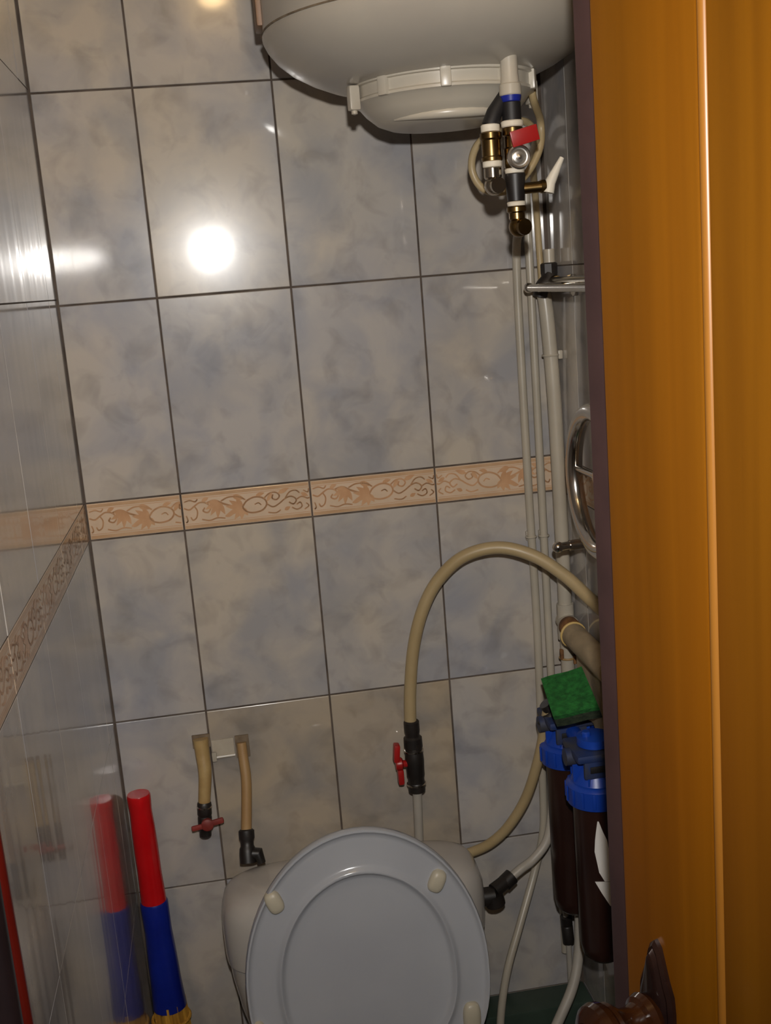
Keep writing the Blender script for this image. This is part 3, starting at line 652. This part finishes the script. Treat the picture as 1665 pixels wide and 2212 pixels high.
# ------------------------------------------------------------------ water filters on the right wall
fx = .712
def zf(u, v, y): return at(u, v, y).z
def water_filter(y, ctop, cbot, bbot, label):
    t = thing('water_filter', label, 'water filter', (fx, y, bbot), 'water filters on the right wall')
    # bowl
    part('bowl', MB().lathe([(.036, cbot + .01), (.0355, cbot - .02), (.0345, bbot + .03), (.031, bbot + .012), (.022, bbot + .003), (0, bbot)], (fx, y, 0), (0, 0, 1), 36), 'filter_bowl', t, 'dark brown filter bowl')
    # collar with ribs
    col = MB().lathe([(.037, cbot), (.0435, cbot + .002), (.0445, cbot + .01), (.0445, cbot + .030), (.041, cbot + .034), (.036, cbot + .036)], (fx, y, 0), (0, 0, 1), 36)
    cp = part('collar', col, 'filter_blue', t)
    for k in range(16):
        a = 2 * math.pi * k / 16
        part('rib', MB().box((fx + .0448 * math.cos(a), y + .0448 * math.sin(a), cbot + .018), (.003, .005, .024), .001, (0, 0, a)), 'filter_blue', cp)
    # head: cone with fins under a slotted bracket plate
    hd = MB().lathe([(.037, cbot + .036), (.034, cbot + .042), (.024, cbot + .060), (.020, cbot + .070), (.020, ctop - .018), (.026, ctop - .014), (.026, ctop - .002), (.012, ctop), (0, ctop)], (fx, y, 0), (0, 0, 1), 32)
    hp = part('head', hd, 'filter_blue', t)
    for k in range(8):
        a = 2 * math.pi * k / 8 + .2
        part('fin', MB().box((fx + .029 * math.cos(a), y + .029 * math.sin(a), cbot + .054), (.018, .003, .032), .001, (0, 0, a)), 'filter_blue', hp)
    br_ = MB().box((fx, y, ctop - .022), (.076, .076, .012), .004).box((fx - .002, y - .030, ctop - .040), (.05, .008, .03), .003).tube([(fx - .03, y, ctop - .03), (fx - .046, y, ctop - .03)], .013, 16)
    part('head_bracket', br_, 'filter_dirty', t)
    part('bracket_slot', MB().box((fx - .004, y - .0355, ctop - .040), (.03, .002, .010), .001), 'rubber', t)
    part('vent_button', MB().lathe([(.007, ctop - .002), (.007, ctop + .004), (.005, ctop + .006)], (fx - .012, y, 0), (0, 0, 1), 14), 'filter_blue', t)
    part('mount_plate', MB().box((W - .006, y, cbot + .062), (.009, .07, .07), .002), 'filter_blue', t)
    return t
Y1, Y2 = -.125, -.262
cb1 = zf(1175, 1650, Y1); cb2 = zf(1240, 1735, Y2)
fA = water_filter(Y1, cb1 + .098, cb1, zf(1240, 1966, Y1), 'blue-headed water filter nearest the corner, under the green sponge')
fB = water_filter(Y2, cb2 + .105, cb2, zf(1310, 2066, Y2), 'blue-headed water filter half hidden by the door, with torn white label')
# torn label on the second bowl
def oncyl(u, v, r):
    d = ray(u, v); ox_, oy_ = CAMLOC.x - fx, CAMLOC.y - Y2
    a = d.x ** 2 + d.y ** 2; b_ = 2 * (ox_ * d.x + oy_ * d.y); c_ = ox_ ** 2 + oy_ ** 2 - r * r
    return CAMLOC + d * ((-b_ - math.sqrt(max(b_ * b_ - 4 * a * c_, 0))) / (2 * a))
def label_part(rows_):
    nc = 6; f = [oncyl(uL + (uR - uL) * i / nc, v, .0364) for v, uL, uR in rows_ for i in range(nc + 1)]
    bk = [p - V((p.x - fx, p.y - Y2, 0)).normalized() * .0006 for p in f]; n = len(f); w1 = nc + 1; fs = []
    for j in range(len(rows_) - 1):
        for i in range(nc):
            k = j * w1 + i; fs += [[k, k + 1, k + w1 + 1, k + w1], [n + k, n + k + w1, n + k + w1 + 1, n + k + 1]]
    ed = list(range(w1)) + [j * w1 + nc for j in range(1, len(rows_))] + [(len(rows_) - 1) * w1 + i for i in range(nc - 1, -1, -1)] + [j * w1 for j in range(len(rows_) - 2, 0, -1)]
    for i in range(len(ed)): a, b_ = ed[i], ed[(i + 1) % len(ed)]; fs.append([a, b_, n + b_, n + a])
    part('label', MB().add(f + bk, fs), 'label_paper', fB, 'torn white label scrap')
label_part([(1775, 1290, 1293), (1797, 1287, 1302), (1815, 1285, 1311), (1840, 1284, 1316), (1862, 1289, 1318), (1885, 1294, 1319), (1904, 1306, 1321)])
label_part([(1905, 1285, 1322), (1930, 1300, 1324), (1957, 1318, 1327)])
# bridge pipe between the heads, port elbow toward the hose
part('port_elbow', MB().tube([V((fx - .040, Y1, cb1 + .064)), at(1196, 1536, Y1 - .002), at(1186, 1524, Y1)], [.0105, .0105, .009], 14, smooth=4).tube([at(1178, 1519, Y1), at(1187, 1530, Y1)], .0115, 14), 'black_plastic', fA)
part('link_pipe', MB().tube([V((fx, Y1 - .03, cb1 + .062)), V((fx, Y2 + .03, cb2 + .062))], .012, 14), 'filter_blue', fA)

# sponge propped on the filter heads
s1, s2, s3, s4 = at(1168, 1466, -.165), at(1256, 1440, -.18), at(1293, 1526, -.245), at(1194, 1547, -.232)
sn = (s2 - s1).cross(s4 - s1).normalized()
if sn.y > 0: sn = -sn
def slabq(d0, d1):
    def grid(d, e=0.0):
        pts = []
        for j in range(7):
            for i in range(7):
                a, b_ = i / 6, j / 6
                p_ = (s1 * (1 - a) + s2 * a) * (1 - b_) + (s4 * (1 - a) + s3 * a) * b_
                w_ = .0012 * math.sin(7 * a + 3 * b_) + .001 * math.sin(11 * b_)
                pts.append(p_ + sn * (d + w_))
        return pts
    mb = MB(); f = grid(d1); b_ = grid(d0); fs = []
    for j in range(6):
        for i in range(6):
            k = j * 7 + i; fs += [[k, k + 1, k + 8, k + 7], [49 + k, 49 + k + 7, 49 + k + 8, 49 + k + 1]]
    edge = [i for i in range(7)] + [7 * j + 6 for j in range(1, 7)] + [42 + i for i in range(5, -1, -1)] + [7 * j for j in range(5, 0, -1)]
    for i in range(len(edge)): a, b2 = edge[i], edge[(i + 1) % len(edge)]; fs.append([a, b2, 49 + b2, 49 + a])
    return mb.add(f + b_, fs)
sp = thing('sponge', 'square green scouring sponge resting on top of the blue filters', 'sponge', (s3 + s4) / 2)
part('scour_pad', slabq(-.008, 0), 'sponge_green', sp)
part('foam', slabq(-.026, -.008), 'sponge_foam', sp, 'dark foam backing')

# ------------------------------------------------------------------ hoses at the lower right
h2 = [at(1184, 1526, Y1), at(1175, 1580, -.115), at(1160, 1650, -.10), at(1135, 1725, -.082), at(1098, 1785, -.066), at(1058, 1822, -.05), at(1015, 1842, -.035), at(985, 1850, -.026)]
solo('filter_hose', MB().tube(h2, .0085, 14, smooth=8), 'hose_beige', 'beige hose curving from the sponge down behind the cistern', 'hose')
h3 = [h3a - (h3a - el).normalized() * .006, at(1125, 1877, -.082), at(1152, 1856, -.075), at(1180, 1818, -.068), at(1191, 1765, -.06), at(1192, 1700, -.052), at(1190, 1600, -.045)]
solo('inlet_hose', MB().tube(h3, .0078, 14, smooth=8), 'hose_grey', 'thin pale hose rising from the black elbow beside the cistern', 'hose')
h5 = [at(1252, 1900, -.085), at(1252, 1968, -.085), at(1250, 2055, -.10), at(1237, 2130, -.12), at(1203, 2212, -.14), at(1150, 2330, -.16), at(1090, 2480, -.17)]
solo('drain_hose', MB().tube(h5, .0088, 14, smooth=8), 'hose_grey', 'grey-white hose hanging below the nearer filter to the floor', 'hose')
cp_ = at(1222, 1978, -.03); cq_ = at(1228, 2036, -.03)
cpl = thing('coupled_pipe', 'thin vertical pipe with black coupling below the filters', 'pipe', (cq_.x, -.03, .384))
part('pipe_run', MB().tube([at(1212, 1860, -.03), cp_, cq_, (cq_.x, -.03, .384)], .0052, 10), 'hose_grey', cpl)
part('coupling', MB().lathe([(.008, 0), (.0105, .001), (.0105, .016), (.009, .018), (.0105, .020), (.0105, (cq_ - cp_).length - .001), (.008, (cq_ - cp_).length)], cp_, cq_ - cp_, 14), 'black_plastic', cpl)

# ------------------------------------------------------------------ broom in the left corner
bxx, byy = .0345, -.056
bt = at(303, 1714, byy).z; bm_ = at(330, 1946, byy).z; bb = at(362, 2172, byy).z
br = thing('straw_broom', 'straw broom with red and blue taped handle standing in the left corner', 'broom', (bxx, byy, 0))
def wrap(prof, x0, x1):
    z0, z1 = prof[0][1], prof[-1][1]
    return MB().rings([[V((x0 + (x1 - x0) * (z - z0) / (z1 - z0) + r * math.cos(2 * math.pi * k / 28), byy + r * math.sin(2 * math.pi * k / 28), z)) for k in range(28)] for r, z in prof])
part('red_grip', wrap([(.0172, bt), (.0186, bt - .003), (.0186, bt - .012), (.0176, bt - .026), (.0176, bt - .034), (.0186, bt - .055), (.0192, bt - .09), (.0190, bt - .13), (.0204, bm_ - .002)], .029, .031), 'broom_red', br, 'glossy red taped grip')
part('blue_wrap', wrap([(.0206, bm_ + .001), (.0224, bm_ - .003), (.0218, bm_ - .05), (.0238, bm_ - .1), (.0252, bm_ - .15), (.0276, bb)], .031, .0345), 'broom_blue', br, 'blue taped lower wrap')
bs = MB()
for i in range(90):
    a = random.uniform(0, 6.283); r0 = .026 * math.sqrt(random.random()); r1_ = r0 * 1.55; k = .7
    bs.tube([(bxx + r0 * math.cos(a), byy + r0 * math.sin(a), bb + .01), (bxx + .008 + (r0 + .003) * math.cos(a) * 1.1, byy - .006 + r0 * 1.15 * math.sin(a), bb * .6), (bxx + .026 + r1_ * 1.2 * math.cos(a), byy - .012 + r1_ * k * math.sin(a), random.uniform(.001, .02))], .0026, 5)
so = part('bristles', bs, 'straw', br); so['kind'] = 'stuff'
part('binding', MB().tube([V((bxx + .0305 * math.cos(t), byy + .0305 * math.sin(t), bb - .022)) for t in [2 * math.pi * k / 24 for k in range(24)]], .0028, 6, close=True), 'straw', br)

# red and dark poles at the left edge of the frame
rx0 = atx(6, 1858, .016); rx1 = atx(48, 2196, .016)
yy = (rx0.y + rx1.y) / 2
rp = thing('mop_pole', 'slim glossy red pole standing against the left wall at the frame edge', 'pole', (.0165, yy, 0))
rtop = atx(-8, 1690, .0105).z
part('pole', MB().tube([(.0165, yy, 0), (.0165, yy, .9), (.0125, yy, rtop)], .0072, 16), 'pole_red', rp)
part('pole_cap', MB().ball((.0125, yy, rtop), .0074, 14), 'pole_red', rp)
dp2 = thing('dark_pole', 'dark pole just beside the red one at the lower left edge', 'pole', (.019, yy - .045, 0))
part('pole', MB().tube([(.0145, yy - .042, 0), (.0122, yy - .042, rtop + .12)], .0115, 16), 'pole_dark', dp2)
part('pole_cap', MB().ball((.0122, yy - .042, rtop + .12), .0116, 14), 'pole_dark', dp2)
